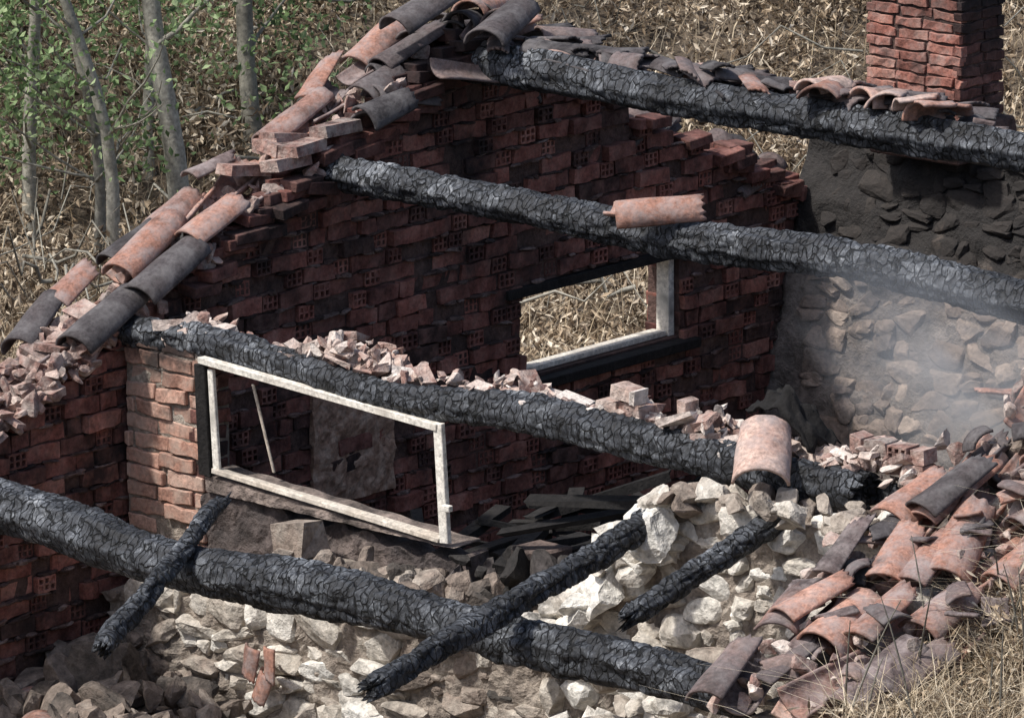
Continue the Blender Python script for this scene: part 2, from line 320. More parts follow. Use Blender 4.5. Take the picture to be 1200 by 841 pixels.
# ---------------------------------------------------------------- terrain
Rv=np.array([.7547,.6561,0]);Fv=np.array([-.6561,.7547,0])
def sm(x,a,b): t=np.clip((x-a)/(b-a),0,1); return t*t*(3-2*t)
def terr(X,Y):
    X=np.asarray(X,float);Y=np.asarray(Y,float)
    q=X*Fv[0]+Y*Fv[1]; k=-q
    front=np.maximum(-3.6,3.7-.32*(29.8-k)); front=np.minimum(front,6.)
    back=-2.75+.30*np.clip(q-7,0,60)+.2*np.clip(Y-3.3,0,3)*sm(X,-4,0)
    wb=np.maximum(1-sm(X,-.6,-.15),sm(Y,3.35,3.9)); wb=wb*(1-sm(-Y,5,9))
    h=front*(1-wb)+back*wb
    berm=np.where(Y>-3.4,np.maximum(-.43*np.abs(Y-.3)-.16,-1.72),-1.72)-1.1*np.clip(-3.9-Y,0,3)
    berm=np.maximum(berm-.2*np.clip(X-6.0,0,8),front)
    wr=sm(X,5.35,5.65); h=h*(1-wr)+np.maximum(berm,np.where(wb>0.5,h,-9))*wr
    h=h+.12*np.sin(X*.9+1)*np.cos(Y*.8)*sm(np.abs(X-2.5)+np.abs(Y),7,11)+.05*np.sin(X*2.7)*np.sin(Y*2.3+1)*(1-sm(X,-1,0))
    return h
def axis(lo,hi,c0,c1,st):
    a=list(np.arange(c0,c1,st)); s=st;x=c1
    while x<hi: a.append(x); s*=1.12; x+=s
    a.append(hi); s=st;x=c0-st
    while x>lo: a.insert(0,x); s*=1.12; x-=s
    a.insert(0,lo); return np.array(a)
gx=axis(-260,260,-14,8,.16);gy=axis(-260,260,-8,16,.16)
GX,GY=np.meshgrid(gx,gy,indexing='ij'); GZ=terr(GX,GY)+RNG.uniform(-.03,.03,GX.shape)
mb=MB(); nx,ny=GX.shape; idx=np.arange(nx*ny).reshape(nx,ny)
F=np.stack([idx[:-1,:-1],idx[1:,:-1],idx[1:,1:],idx[:-1,1:]],-1).reshape(-1,4)
mb.add(np.stack([GX,GY,GZ],-1).reshape(-1,3),F,.5); mb.build('ground','ground',smooth=True)
# ---------------------------------------------------------------- the house
H=empty('burnt_brick_house')
WIN=(.75,2.1,-1.96,-1.5)
mb=MB(); brick_wall(mb,(0,0,0),(0,1,0),(1,0,0),-4.4,3.3,-3.15,roof,openings=[WIN],tint=(.5,.26),njit=.014,miss=.02); mb.build('gable_brickwork','brick',H,recalc=True,bevel=.005)
mb=MB(); brick_wall(mb,(-.26,0,0),(0,1,0),(-1,0,0),-4.4,3.3,-3.15,roof,openings=[WIN],pholes=0,tint=(.5,.2)); mb.build('gable_outer_brickwork','brick',H,recalc=True,bevel=.005)
mb=MB(); slab(mb,(0,0,0),(0,1,0),(1,0,0),-4.38,3.28,-3.7,lambda y:roof(y)-.1,-.245,-.022,openings=[WIN]); mb.build('gable_core','mortar',H)
mb=MB()
for _ in range(1200):
    y=RNG.uniform(-4,3.2); z=RNG.uniform(-2.8,roof(y)-.1); z=-3.15+round((z+3.15)/.095)*.095
    if WIN[0]-.08<y<WIN[1]+.08 and WIN[2]-.05<z<WIN[3]+.05: continue
    stone(mb,(-.004,y,z+.022*noise.noise(Vector((y*1.1,z*1.5,1)))),(.035,rnd(.03,.15),rnd(.012,.03)),rrot(.15),rnd(.1,1),p=3,cuts=4,rough=.15)
mb.build('mortar_drips','mortar',H,smooth=True)
mb=MB(); bar(mb,(-.04,.62,-1.475),(-.04,2.22,-1.475),.12,.05,.1,.006); bar(mb,(.0,.7,-2.0),(.0,2.2,-2.0),.14,.05,.15,.008); bar(mb,(.015,2.15,-2.0),(.015,2.15,-1.47),.07,.07,.1,.008)
mb.build('burnt_window_lintel','dark',H,recalc=True,bevel=.004)
mb=MB(); bar(mb,(-.10,2.075,-1.96),(-.10,2.075,-1.5),.09,.05,.85,.003,up=(0,1,0)); bar(mb,(-.12,.77,-1.945),(-.12,2.05,-1.945),.10,.028,.7); bar(mb,(-.2,.79,-1.935),(-.2,.79,-1.52),.04,.03,.3,.003,up=(0,1,0)); 
mb.build('gable_window_frame','frame',H,recalc=True,bevel=.003)
mb=MB(); sheet(mb,(.02,0,0),(0,1,0),(1,0,0),-.92,-.3,-2.35,lambda s:-1.73+.03*math.sin(s*19),amp=.02,st=.025,fq=9,thick=.03,tint=.6); mb.build('plaster_patch','patch',H,recalc=True)
def batter(z): return .27*float(np.clip(-1.1-z,0,3))
mb=MB(); sheet(mb,(0,3.22,0),(1,0,0),(0,-1,0),-.02,5.1,-3.4,lambda s:-.93+.04*math.sin(s*7),amp=.06,st=.04,fq=3.4,yoff=batter,thick=.4); mb.build('back_wall_render','hood',H,recalc=True,smooth=True)
mb=MB(); stone_wall(mb,(0,3.22,0),(1,0,0),(0,-1,0),.2,5.1,-3.3,lambda s:-.93,lambda s,z:.5,hh=(.07,.14),ww=(.07,.26),relief=.018,depth=.1,rr=.16,drop=.08)
for v in mb.v: v[:,1]-=.27*np.clip(-1.1-v[:,2],0,3)+.004
mb.build('back_stone_wall','backstone',H)
cx0,cx1,cy0,cy1=.57,1.22,3.0,3.4
for nm,mt,faces in (('chimney_brickwork','chimney',[((cx0,cy0,0),(1,0,0),(0,-1,0),cx1-cx0),((cx0,cy1,0),(0,-1,0),(-1,0,0),cy1-cy0)]),('dark_chimney_brickwork','brick',[((cx1,cy0,0),(0,1,0),(1,0,0),cy1-cy0),((cx1,cy1,0),(-1,0,0),(0,1,0),cx1-cx0)])):  # +X and +Y faces get a darker brick colour than the other two
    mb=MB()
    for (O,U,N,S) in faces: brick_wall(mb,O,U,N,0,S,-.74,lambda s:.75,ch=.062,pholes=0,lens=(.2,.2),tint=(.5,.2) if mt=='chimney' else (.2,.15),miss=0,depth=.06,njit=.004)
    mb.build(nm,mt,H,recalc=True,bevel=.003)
mb=MB(); box(mb,((cx0+cx1)/2,(cy0+cy1)/2,-.13),(cx1-cx0-.03,cy1-cy0-.03,1.7)); box(mb,((cx0+cx1)/2,(cy0+cy1)/2,.8),(cx1-cx0+.14,cy1-cy0+.14,.07))
box(mb,((cx0+cx1)/2,(cy0+cy1)/2,-.80),(cx1-cx0+.12,cy1-cy0+.12,.12),jit=.02); mb.build('chimney_core','mortar',H,bevel=.01)
mb=MB(); brick_wall(mb,(0,-2.3,0),(1,0,0),(0,-1,0),0.03,.57,-2.5,lambda s:-1.08,ch=.085,pholes=0,lens=(.23,.23),tint=(.6,.2)); mb.build('front_pier_brickwork','pier',H,recalc=True,bevel=.005)
mb=MB(); brick_wall(mb,(.57,-2.29,0),(0,1,0),(1,0,0),0,.2,-2.5,lambda s:-1.1,ch=.085,pholes=.5,lens=(.2,.2),tint=(.3,.16)); mb.build('pier_reveal_brickwork','brick',H,recalc=True,bevel=.005)
mb=MB(); slab(mb,(0,-2.3,0),(1,0,0),(0,-1,0),0.03,.55,-3.6,lambda s:-1.12,-.2,-.015); mb.build('front_pier_core','mortarpale',H)
mb=MB(); sheet(mb,(0,-2.31,0),(1,0,0),(0,-1,0),.575,2.3,-3.6,lambda s:-1.83-.05*s+.02*math.sin(s*9)+.02*math.sin(s*31),amp=.035,fq=5,thick=.16,tint=.4); mb.build('wall_below_window','plaster',H,recalc=True)
def low(s): return float(np.interp(s,[0,.5,1.2,1.45,2.6,2.8,2.95,3.2,3.45,3.75,5.1],[-2.36,-2.3,-2.22,-2.06,-2.04,-2.1,-2.0,-1.75,-1.5,-1.30,-1.2]))
def tl(s,z):
    return float(np.interp(s,[0,.6,.9,1.9,2.1,2.7,2.95,5.1],[.36,.45,.75,.8,.42,.36,.85,.72]))-(.35 if z>-2.25 and s<2.8 else 0)
mb=MB(); stone_wall(mb,(0,-2.48,0),(1,0,0),(0,-1,0),0.05,5.1,-3.6,low,tl,hh=(.06,.18),ww=(.07,.3),relief=.03,rough=.05,rr=.16,drop=.05); mb.build('front_stone_wall','stone',H)
mb=MB(); sheet(mb,(0,-2.463,0),(1,0,0),(0,-1,0),0.05,5.08,-3.7,lambda s:low(s)-.09,amp=.035,fq=7,thick=.2); mb.build('front_stone_core','mortarpale',H,recalc=True)
mb=MB(); y=-2.345
TL,TR,BR,BL=(.6,y,-1.2),(2.16,y,-1.285),(2.2,y,-1.845),(.66,y,-1.765)
bar(mb,TL,TR,.05,.034,.85); bar(mb,(TR[0],y,TR[2]+.02),(BR[0],y,BR[2]),.05,.032,.95,up=(0,1,0)); 
bar(mb,(.665,y+.004,-1.24),(.70,y+.004,-1.74),.04,.02,.9,up=(0,1,0)); bar(mb,(.68,y+.01,-1.745),(2.17,y+.01,-1.83),.06,.024,.5)
bar(mb,(.86,-2.25,-1.3),(.95,-2.2,-1.74),.015,.014,.4,up=(0,1,0)); box(mb,(2.235,y-.03,-1.66),(.05,.03,.03),tint=.95)
mb.build('front_window_frame','frame',H,recalc=True,bevel=.003)
mb=MB(); bar(mb,(.6,y,-1.22),(.63,y,-1.78),.07,.04,.1,.006,up=(0,1,0)); mb.build('burnt_window_jamb','dark',H,recalc=True,bevel=.004)
mb=MB(); sheet(mb,(0,-2.35,0),(1,0,0),(0,-1,0),.62,2.25,-1.86,lambda s:-1.775-.055*(s-.6)+.004*math.sin(s*23),amp=.02,fq=9,thick=.2,tint=.85)
mb.build('burnt_window_sill','plaster',H,recalc=True)
mb=MB(); stone_wall(mb,(5.42,0,0),(0,1,0),(1,0,0),-4.1,3.3,-3.6,lambda y:roof(y)-.05,lambda s,z:.6); stone_wall(mb,(5.08,0,0),(0,1,0),(-1,0,0),-2.5,3.2,-3.4,lambda y:roof(y)-.05,lambda s,z:.55); mb.build('right_gable_stonework','stone',H)
mb=MB(); slab(mb,(5.4,0,0),(0,1,0),(1,0,0),-4.05,3.3,-3.7,lambda y:roof(y)-.12,-.3,-.06); mb.build('right_gable_core','mortarpale',H)
mb=MB(); box(mb,(2.55,.4,-3.3),(5.0,5.6,.3)); mb.build('interior_floor','dark',H)
# ---------------------------------------------------------------- roof beams
timber('charred_roof_beam',(-.1,.3,-.16),(5.5,.3,-.2),.105,.10,1)
timber('charred_roof_beam',(-.12,-.76,-.59),(5.5,-.76,-.6),.09,.10,2)
timber('charred_roof_beam',(-.05,-2.25,-1.17),(4.62,-2.25,-1.19),.075,.10,3)
timber('charred_roof_beam',(-.3,-3.51,-1.775),(4.98,-3.51,-1.80),.13,.105,4)
timber('charred_wall_plate',(.1,-2.1,-1.22),(4.9,-2.1,-1.22),.05,.055,5,square=.8,parent=H,seg=32,ds=.03)
timber('fallen_charred_rafter',(3.62,-2.1,-1.36),(3.76,-4.6,-1.75),.06,.052,6,square=.6,bend=.02)
timber('fallen_charred_rafter',(4.32,-2.4,-1.30),(4.1,-3.3,-1.66),.055,.05,7,square=.7,bend=.01)
timber('fallen_charred_rafter',(1.6,-3.25,-1.56),(2.0,-4.45,-1.95),.045,.055,8,bend=.02)
# ---------------------------------------------------------------- tiles
sl=np.array([0,1,.43]);sl/=np.linalg.norm(sl)
mbo=MB();mbd=MB()
y=-2.75
while y<.05:
    for X,pr in((-.34,.9),(-.13,.55)):
        if RNG.random()<pr:
            dark=RNG.random()<(.3 if X<-.3 else .65); mm=mbd if dark else mbo
            tile(mm,(X+rnd(-.07,.07),y+rnd(-.1,.1),roof(y)+.04+rnd(0,.06)),sl+np.array([rnd(-.35,.35),0,rnd(-.14,.12)]),L=rnd(.34,.5),r0=.11,r1=.09,roll=rnd(-.4,.4),tint=rnd(.25,.75),broken=RNG.choice([0,.2,.4,.7]))
    for _ in range(2): tile(mbo,(-.235+rnd(-.1,.1),y+rnd(-.1,.1),roof(y)+.07),sl+np.array([rnd(-.3,.3),0,rnd(-.1,.1)]),L=rnd(.25,.46),r0=.09,r1=.1,flip=True,tint=rnd(.2,.85),broken=rnd(.2,.8))
    y+=.36
for X,yy,t in((.0,-2.62,.3),(.03,-2.2,.38)):
    tile(mbd,(X,yy,roof(yy)+.07),sl+np.array([-.08,0,-.03]),L=.5,r0=.12,r1=.105,tint=t)
tile(mbo,(-.2,-2.1,roof(-2.1)+.10),sl+np.array([-.1,0,.03]),L=.5,r0=.11,r1=.1,tint=.6); tile(mbo,(-.05,-1.75,roof(-1.75)+.08),sl+np.array([.05,0,.0]),L=.4,r0=.11,r1=.1,tint=.65,broken=.3)
for _ in range(20):
    yy=rnd(-.6,.9); mm=mbd if RNG.random()<.75 else mbo
    tile(mm,(rnd(-.35,.2),yy,roof(yy)+rnd(.0,.12)),(rnd(-.6,.6),1,rnd(-.3,.45)),L=rnd(.3,.48),roll=rnd(-.6,.6),flip=RNG.random()<.25,tint=rnd(.1,.8),broken=rnd(0,.6))
tile(mbd,(.30,.1,-.02),(-.25,.9,.22),L=.5,r0=.12,r1=.1,tint=.45); tile(mbd,(-.05,-.2,.05),(.1,1,.38),L=.5,r0=.12,r1=.1,tint=.45)
for k in range(26):
    yy=rnd(.4,3.1); tile(mbd if RNG.random()<.85 else mbo,(rnd(-.35,-.1),yy,roof(yy)+rnd(.02,.1)),(rnd(-.3,.3),-1,-.4+rnd(-.1,.2)),L=rnd(.3,.48),roll=rnd(-.3,.3),flip=RNG.random()<.3,tint=rnd(.1,.8),broken=rnd(0,.5))
for k in range(140):
    x=rnd(.0,3.2); yy=.36+abs(rnd(-.25,.3)); tile(mbd if RNG.random()<.88 else mbo,(x,yy,-.10-.3*(yy-.36)+rnd(0,.05)),(1,rnd(-1.2,1.2),rnd(-.2,.15)),L=rnd(.14,.4),r0=.09,r1=.085,roll=rnd(-.5,.5),flip=RNG.random()<.4,tint=rnd(.05,.9),broken=.7)
for x,t in ((2.95,1.),(2.62,.9),(2.3,.95),(2.45,.5),(2.8,.95),(3.05,.8)):
    tile(mbo,(x,.2+rnd(-.06,.1),-.07),(rnd(-.6,.6),.6,rnd(-.1,.1)),L=.26,r0=.12,r1=.11,tint=t,broken=.6,roll=rnd(-.5,.3))
tile(mbo,(1.90,-.8,-.48),(1,.25,.02),L=.44,r0=.08,r1=.075,roll=.25,tint=.72,flip=True,broken=.3); tile(mbo,(2.08,-.95,-.5),(.9,.65,.12),L=.46,r0=.08,r1=.075,roll=1.0,tint=.6,broken=.3)
tile(mbo,(4.24,-2.52,-1.18),(-.5,.72,.5),L=.36,r0=.135,r1=.12,tint=.95)
for ci,X in enumerate((5.0,5.2,5.4,5.6)):
    y=-3.75+.07*ci
    while y<-.4:
        for rep in range(2):
            if RNG.random()<(.85 if rep==0 else .3): tile(mbo if RNG.random()<.68 else mbd,(X+rnd(-.06,.06),y+rnd(-.1,.1),roof(y)+.0+rnd(0,.04)+.05*rep-.03*ci),sl+np.array([rnd(-.32,.32),0,rnd(-.12,.1)]),L=rnd(.4,.52),r0=.12,r1=.095,roll=rnd(-.35,.35),tint=rnd(.1,1.),flip=RNG.random()<.1,broken=RNG.choice([0,.15,.4,.7]))
        tile(mbo,(X+.1,y,roof(y)+.03-.03*ci),sl+np.array([rnd(-.3,.3),0,0]),L=.42,r0=.09,r1=.1,flip=True,tint=rnd(.2,.9),broken=rnd(.2,.6))
        y+=.4
for _ in range(40):
    yy=rnd(-3.7,-1.2); tile(mbo if RNG.random()<.5 else mbd,(rnd(4.85,5.75),yy,roof(yy)+rnd(-.02,.05)),(rnd(-1,1),rnd(-1,1),rnd(-.2,.3)),L=rnd(.12,.26),roll=rnd(-.6,.6),flip=RNG.random()<.3,tint=rnd(.1,.9),broken=.8)
for (x,z) in ((1.18,-2.5),(1.27,-2.62),(1.3,-2.48),(2.95,-2.75),(3.05,-2.85),(2.9,-2.95),(3.1,-2.7)):
    tile(mbo,(x,-2.56,z),(rnd(-.4,.4),-.1,-1),L=.18,r0=.08,r1=.07,roll=rnd(-.6,.6),tint=rnd(.6,.8),side=(0,-1,0),broken=.7)
for (x,yy) in ((.25,-3.2),(.5,-3.4),(3.3,-3.6),(3.5,-3.3)):
    tile(mbo,(x,yy,-2.85),(rnd(-1,1),rnd(-1,1),0),L=.4,tint=.6,roll=.4)
T=empty('clay_roof_tiles'); mbo.build('terracotta_tiles','tile',T,smooth=True,solid=.014); mbd.build('sooty_tiles','tiled',T,smooth=True,solid=.014)
# ---------------------------------------------------------------- rubble
mb=MB()
def pile(mb,x0,x1,y0,y1,z,n,s=(.025,.12),h=.1,tint=(.2,1.)):
    for _ in range(n):
        a=s[0]+(s[1]-s[0])*rnd(0,1)**1.8; x=rnd(x0,x1); e=1-abs((x-(x0+x1)/2)/((x1-x0)/2))**2
        c=(x,rnd(y0,y1),z+rnd(0,h)*e)
        if RNG.random()<.75: stone(mb,c,(a*1.3,a*rnd(.5,1),a*rnd(.4,.7)),rrot(),rnd(*tint),cuts=14,cd=(.4,.9))
        else: box(mb,c,(a*1.5,a*.9,a*.35),rrot(.6),jit=.012,tint=rnd(*tint))
for a in ((.22,.62,50,.1),(1.02,1.78,170,.13),(1.75,2.05,18,.04),(2.15,2.72,80,.09),(2.95,3.3,50,.1),(3.4,3.8,75,.12),(3.8,4.25,60,.05),(4.3,4.95,120,.14)):
    pile(mb,a[0],a[1],-2.26,-2.0,-1.14,a[2],h=a[3])
pile(mb,.2,4.9,-2.24,-2.0,-1.16,160,s=(.02,.07),h=.03)
O=np.array((0,-2.2,0.));
for (x0,x1) in ((2.98,3.25),(3.5,3.65),(4.5,4.9)): brick_wall(mb,O,(1,0,0),(0,-1,0),x0,x1,-1.12,lambda s:-.95,ch=.08,lens=(.14,.12),pholes=.8,tint=(.4,.2),njit=.02)
for _ in range(420):
    yy=rnd(-3.8,-2.35); a=rnd(.03,.13); 
    (stone(mb,(rnd(-.32,.06),yy,roof(yy)+rnd(-.04,.08)),(a*1.2,a*.8,a*.5),rrot(),rnd(.1,.65),cuts=12,cd=(.45,.95)) if RNG.random()<.7 else box(mb,(rnd(-.32,.05),yy,roof(yy)+rnd(-.02,.08)),(a*1.3,a*1.0,a*.35),rrot(.5),jit=.012,tint=rnd(.1,.5)))
for _ in range(90):
    yy=rnd(-2.3,.6); a=rnd(.04,.13); stone(mb,(rnd(-.35,.06),yy,roof(yy)+rnd(-.05,.05)),(a*1.3,a*1.1,a*.5),rrot(),rnd(.0,.5),cuts=12,cd=(.45,.95))
for _ in range(9):
    yy=rnd(-.75,-.45)-rnd(0,.6); box(mb,(-.15+rnd(-.15,.15),yy,roof(yy)+.08+rnd(0,.05)),(.13,.26,.06),rrot(.2),jit=.006,tint=rnd(.1,.35))
for _ in range(150):
    yy=rnd(-3.7,-1.2);a=rnd(.03,.12); stone(mb,(rnd(4.8,5.7),yy,roof(yy)+rnd(-.06,.06)),(a*1.2,a,a*.6),rrot(),rnd(.0,.9),cuts=12,cd=(.45,.95))
mb.build('brick_rubble','rub',recalc=True,bevel=0)
mb=MB()
for _ in range(80):
    yy=rnd(-1.8,.4); box(mb,(rnd(-.1,.06),yy,roof(yy)-rnd(.0,.16)),(.12,.22,.06),rrot(.12),jit=.008,tint=rnd(0,.6))
for _ in range(40):
    yy=rnd(.4,3.2); box(mb,(rnd(-.1,.03),yy,roof(yy)-rnd(-.03,.1)),(.12,.2,.06),rrot(.15),jit=.008,tint=rnd(0,.5))
mb.build('loose_gable_bricks','brick',H,recalc=True,bevel=.004)
mb=MB()
for _ in range(44):
    x=rnd(1.35,2.6); a=rnd(.08,.24); stone(mb,(x,rnd(-2.66,-2.42),-2.05+rnd(-.04,.08)),(a*1.2,a,a*.8),rrot(),rnd(.05,.5),cuts=14,hi=True,cd=(.45,.95))
box(mb,(1.42,-2.52,-1.93),(.2,.18,.16),rrot(.2),jit=.018,tint=.38)
for _ in range(75):
    x=rnd(2.92,3.7); a=rnd(.08,.27); zt=low(x); stone(mb,(x,rnd(-2.62,-2.3),zt-rnd(-.04,.28)),(a*1.25,a,a*.75),rrot(.8),rnd(.7,1),cuts=14,hi=True,cd=(.45,.95))
for _ in range(40):
    x=rnd(3.7,4.9); a=rnd(.05,.17); stone(mb,(x,rnd(-2.6,-2.3),low(x)-rnd(-.02,.06)),(a*1.3,a,a*.7),rrot(.8),rnd(.3,.8),cuts=14,cd=(.45,.95))
for _ in range(60):
    x=rnd(3.0,4.9); a=rnd(.08,.24); stone(mb,(x,rnd(-3.1,-2.6),low(x)-.85+rnd(-.2,.15)),(a*1.3,a,a*.7),rrot(.8),rnd(.5,.9),cuts=14,cd=(.45,.95))
for _ in range(150):
    x=rnd(0,1.1); yy=rnd(-3.4,-2.55); a=rnd(.05,.26); stone(mb,(x,yy,-2.96+rnd(0,.2)+.1*(yy+3)),(a*1.3,a,a*.7),rrot(),rnd(.08,.42),cuts=14,cd=(.45,.95))
stone(mb,(.42,-2.95,-2.72),(.36,.1,.36),rrot(.3),.12,cuts=8,hi=True)
for _ in range(60):
    x=rnd(.9,2.9); a=rnd(.06,.2); stone(mb,(x,rnd(-2.8,-2.55),-2.85+rnd(-.25,.12)),(a*1.3,a,a*.8),rrot(),rnd(.3,.8),cuts=14,cd=(.45,.95))
mb.build('stone_rubble','stone')
mb=MB()
for _ in range(200):
    x=rnd(0,5.1); a=rnd(.05,.22); stone(mb,(x,rnd(-3.4,-2.55),-3.4+rnd(0,.35)),(a*1.2,a,a*.7),rrot(),rnd(.2,.8),cuts=13,cd=(.45,.95))
mb.build('fallen_masonry','stone')
mb=MB()
for _ in range(220):
    x=rnd(.3,4.6); yy=rnd(-2.05,1.8); zt=-2.95+ .85*math.exp(-((x-2.6)**2/1.4+(yy+1.7)**2/.8)); a=rnd(.07,.28)
    stone(mb,(x,yy,zt+rnd(-.15,.12)),(a*1.2,a,a*.7),rrot(),rnd(0,.7),cuts=13,cd=(.45,.95))
for _ in range(30):
    x=rnd(2.3,3.2);a=rnd(.06,.2); stone(mb,(x,rnd(-2.4,-2.1),-1.98+rnd(-.12,.1)),(a*1.2,a,a*.7),rrot(),rnd(.2,1.),cuts=13,cd=(.45,.95))
for _ in range(80):
    x=rnd(1.6,3.8);yy=rnd(-2.2,-.8);a=rnd(0,6.28);l=rnd(.12,.4);z=-2.3+rnd(0,.4);dz=rnd(-.35,.35)
    bar(mb,(x-math.cos(a)*l,yy-math.sin(a)*l,z-dz*l),(x+math.cos(a)*l,yy+math.sin(a)*l,z+dz*l),rnd(.03,.09),rnd(.02,.05),rnd(0,.4),.014)
for p in (((2.2,-2.2,-2.1),(3.0,-1.9,-1.75)),((2.5,-2.3,-1.75),(3.3,-1.8,-1.55)),((2.6,-2.2,-1.6),(3.5,-2.0,-1.5))): bar(mb,*p,.07,.045,.05,.016)
mb.build('charred_debris','dark',recalc=True)
mb=MB()
for (p,a,t) in (((2.62,-2.25,-1.92),-.1,.7),((2.93,-2.2,-1.95),.2,.3)):
    Rm=np.array(Matrix.Rotation(a,3,'Z')); O=np.array(p)
    brick(mb,O,Rm@np.array((1,0,0.)),Rm@np.array((0,-1,0.)),-.12,.12,-.1,.1,.0,t,False,.2)
mb.build('cinder_blocks','block',recalc=True,bevel=.012)
V=[];nn=20
for i in range(nn+1):
    for j in range(nn+1):
        u=i/nn;v=j/nn; V.append((3.90+u*.36,-2.2+v*.24+.03*noise.noise(Vector((u*4,v*4,2))),-.97+.13*math.sin(u*2.6+.4)*math.cos((v-.4)*2.2)-.12*u*u+.07*noise.noise(Vector((u*5,v*5,8)))+.02*noise.noise(Vector((u*15,v*15,8)))))
mb=MB(); mb.add(V,[(i*(nn+1)+j,(i+1)*(nn+1)+j,(i+1)*(nn+1)+j+1,i*(nn+1)+j+1) for i in range(nn) for j in range(nn)],-.2); mb.build('charred_cloth','dark',smooth=True,solid=.008)
# ---------------------------------------------------------------- vegetation
def leaves(name,C,nper,spread,ln,wd,mat,upb=.3,zf=1.,parent=None,tint=(.0,1.)):
    C=np.asarray(C); n=len(C)*nper
    base=np.repeat(C,nper,0)+RNG.normal(0,1,(n,3))*np.array([spread,spread,spread*zf]); 
    tc=np.repeat(RNG.uniform(-.3,.3,len(C)),nper)
    d=RNG.normal(size=(n,3)); d[:,2]+=upb; d/=np.linalg.norm(d,axis=1)[:,None]
    s=np.cross(d,RNG.normal(size=(n,3))); s/=np.linalg.norm(s,axis=1)[:,None]
    l=RNG.uniform(*ln,(n,1)); w=RNG.uniform(*wd,(n,1))
    nrm=np.cross(d,s)
    v=np.stack([base,base+d*l*.45+s*w+nrm*w*.4,base+d*l,base+d*l*.5-s*w+nrm*w*.4],1).reshape(-1,3)
    f=np.arange(n*4).reshape(n,4); mb=MB(); mb.add(v,f,np.clip(RNG.uniform(*tint,n)+tc,0,1)); return mb.build(name,mat,parent)
def blades(name,P,hgt,wd,mat,lean=.5,parent=None):
    n=len(P); a=RNG.uniform(0,6.28,n); dr=np.stack([np.cos(a),np.sin(a),0*a],1); pr=np.stack([-np.sin(a),np.cos(a),0*a],1)
    h=RNG.uniform(*hgt,(n,1)); w=RNG.uniform(*wd,(n,1)); k=RNG.uniform(.1,lean,(n,1)); up=np.array([0,0,1.])
    rows=[]
    for t in (0,.33,.66,1.):
        c=P+up*h*(t-.25*k*t*t)+dr*h*k*t*t*1.3; ww=w*(1-t*.85); rows+= [c-pr*ww,c+pr*ww]
    v=np.stack(rows,1).reshape(-1,3); b=np.arange(n)[:,None]*8
    f=np.concatenate([b+np.array([0,1,3,2]),b+np.array([2,3,5,4]),b+np.array([4,5,7,6])],1).reshape(-1,4)
    mb=MB(); mb.add(v,f,np.repeat(RNG.uniform(0,1,n),3)); return mb.build(name,mat,parent)
def outside(X,Y): return ~((X>-.55)&(X<6.1)&(Y<3.75)&(Y>-5))
def field(n,r0,r1,q0,q1):
    r=RNG.uniform(r0,r1,n);q=RNG.uniform(q0,q1,n); X=r*Rv[0]+q*Fv[0];Y=r*Rv[1]+q*Fv[1]; m=outside(X,Y)&(Y>-4); return X[m],Y[m]
X,Y=field(5600,-8,9,.5,14.5)
clump=np.array([noise.noise(Vector((a*1.1,b*1.1,0))) for a,b in zip(X,Y)])
hz=.02+.55*np.clip(clump+.15,0,1)*RNG.uniform(.2,1,len(X))
leaves('dry_undergrowth',np.stack([X,Y,terr(X,Y)+hz],1),68,.12,(.03,.10),(.006,.018),'dry',upb=.2,zf=.8)
X,Y=field(24000,-8,9,.5,14); blades('dry_grass',np.stack([X,Y,terr(X,Y)-.02],1),(.15,.6),(.002,.006),'straw',lean=1.2)
def tube(mb,pts,rads,seg=8,tint=.5):
    pts=[Vector(p) for p in pts]; V=[];
    for i,p in enumerate(pts):
        d=(pts[min(i+1,len(pts)-1)]-pts[max(i-1,0)]).normalized(); a=d.orthogonal().normalized() if i==0 else (a-d*a.dot(d)).normalized(); b=d.cross(a)
        for j in range(seg):
            t=6.2832*j/seg; V.append((p+(a*math.cos(t)+b*math.sin(t))*rads[i])[:])
    F=[(i*seg+j,i*seg+(j+1)%seg,(i+1)*seg+(j+1)%seg,(i+1)*seg+j) for i in range(len(pts)-1) for j in range(seg)]
    mb.add(V,F,tint)
mb=MB()
for _ in range(130):
    r=rnd(-3,6);q=rnd(3,12);p=Rv*r+Fv*q
    if not outside(p[0],p[1]): continue
    z=float(terr(p[0],p[1]))+rnd(.2,.5); a=rnd(0,6.28);l=rnd(.3,1.6); pts=[(p[0]+math.cos(a)*l*t+rnd(-.03,.03),p[1]+math.sin(a)*l*t,z+rnd(-.04,.04)+t*rnd(-.2,.5)) for t in np.linspace(0,1,7)]
    tube(mb,pts,list(np.linspace(rnd(.006,.018),.003,7)),6,rnd(.0,1))
mb.build('fallen_branches','bark',smooth=True)
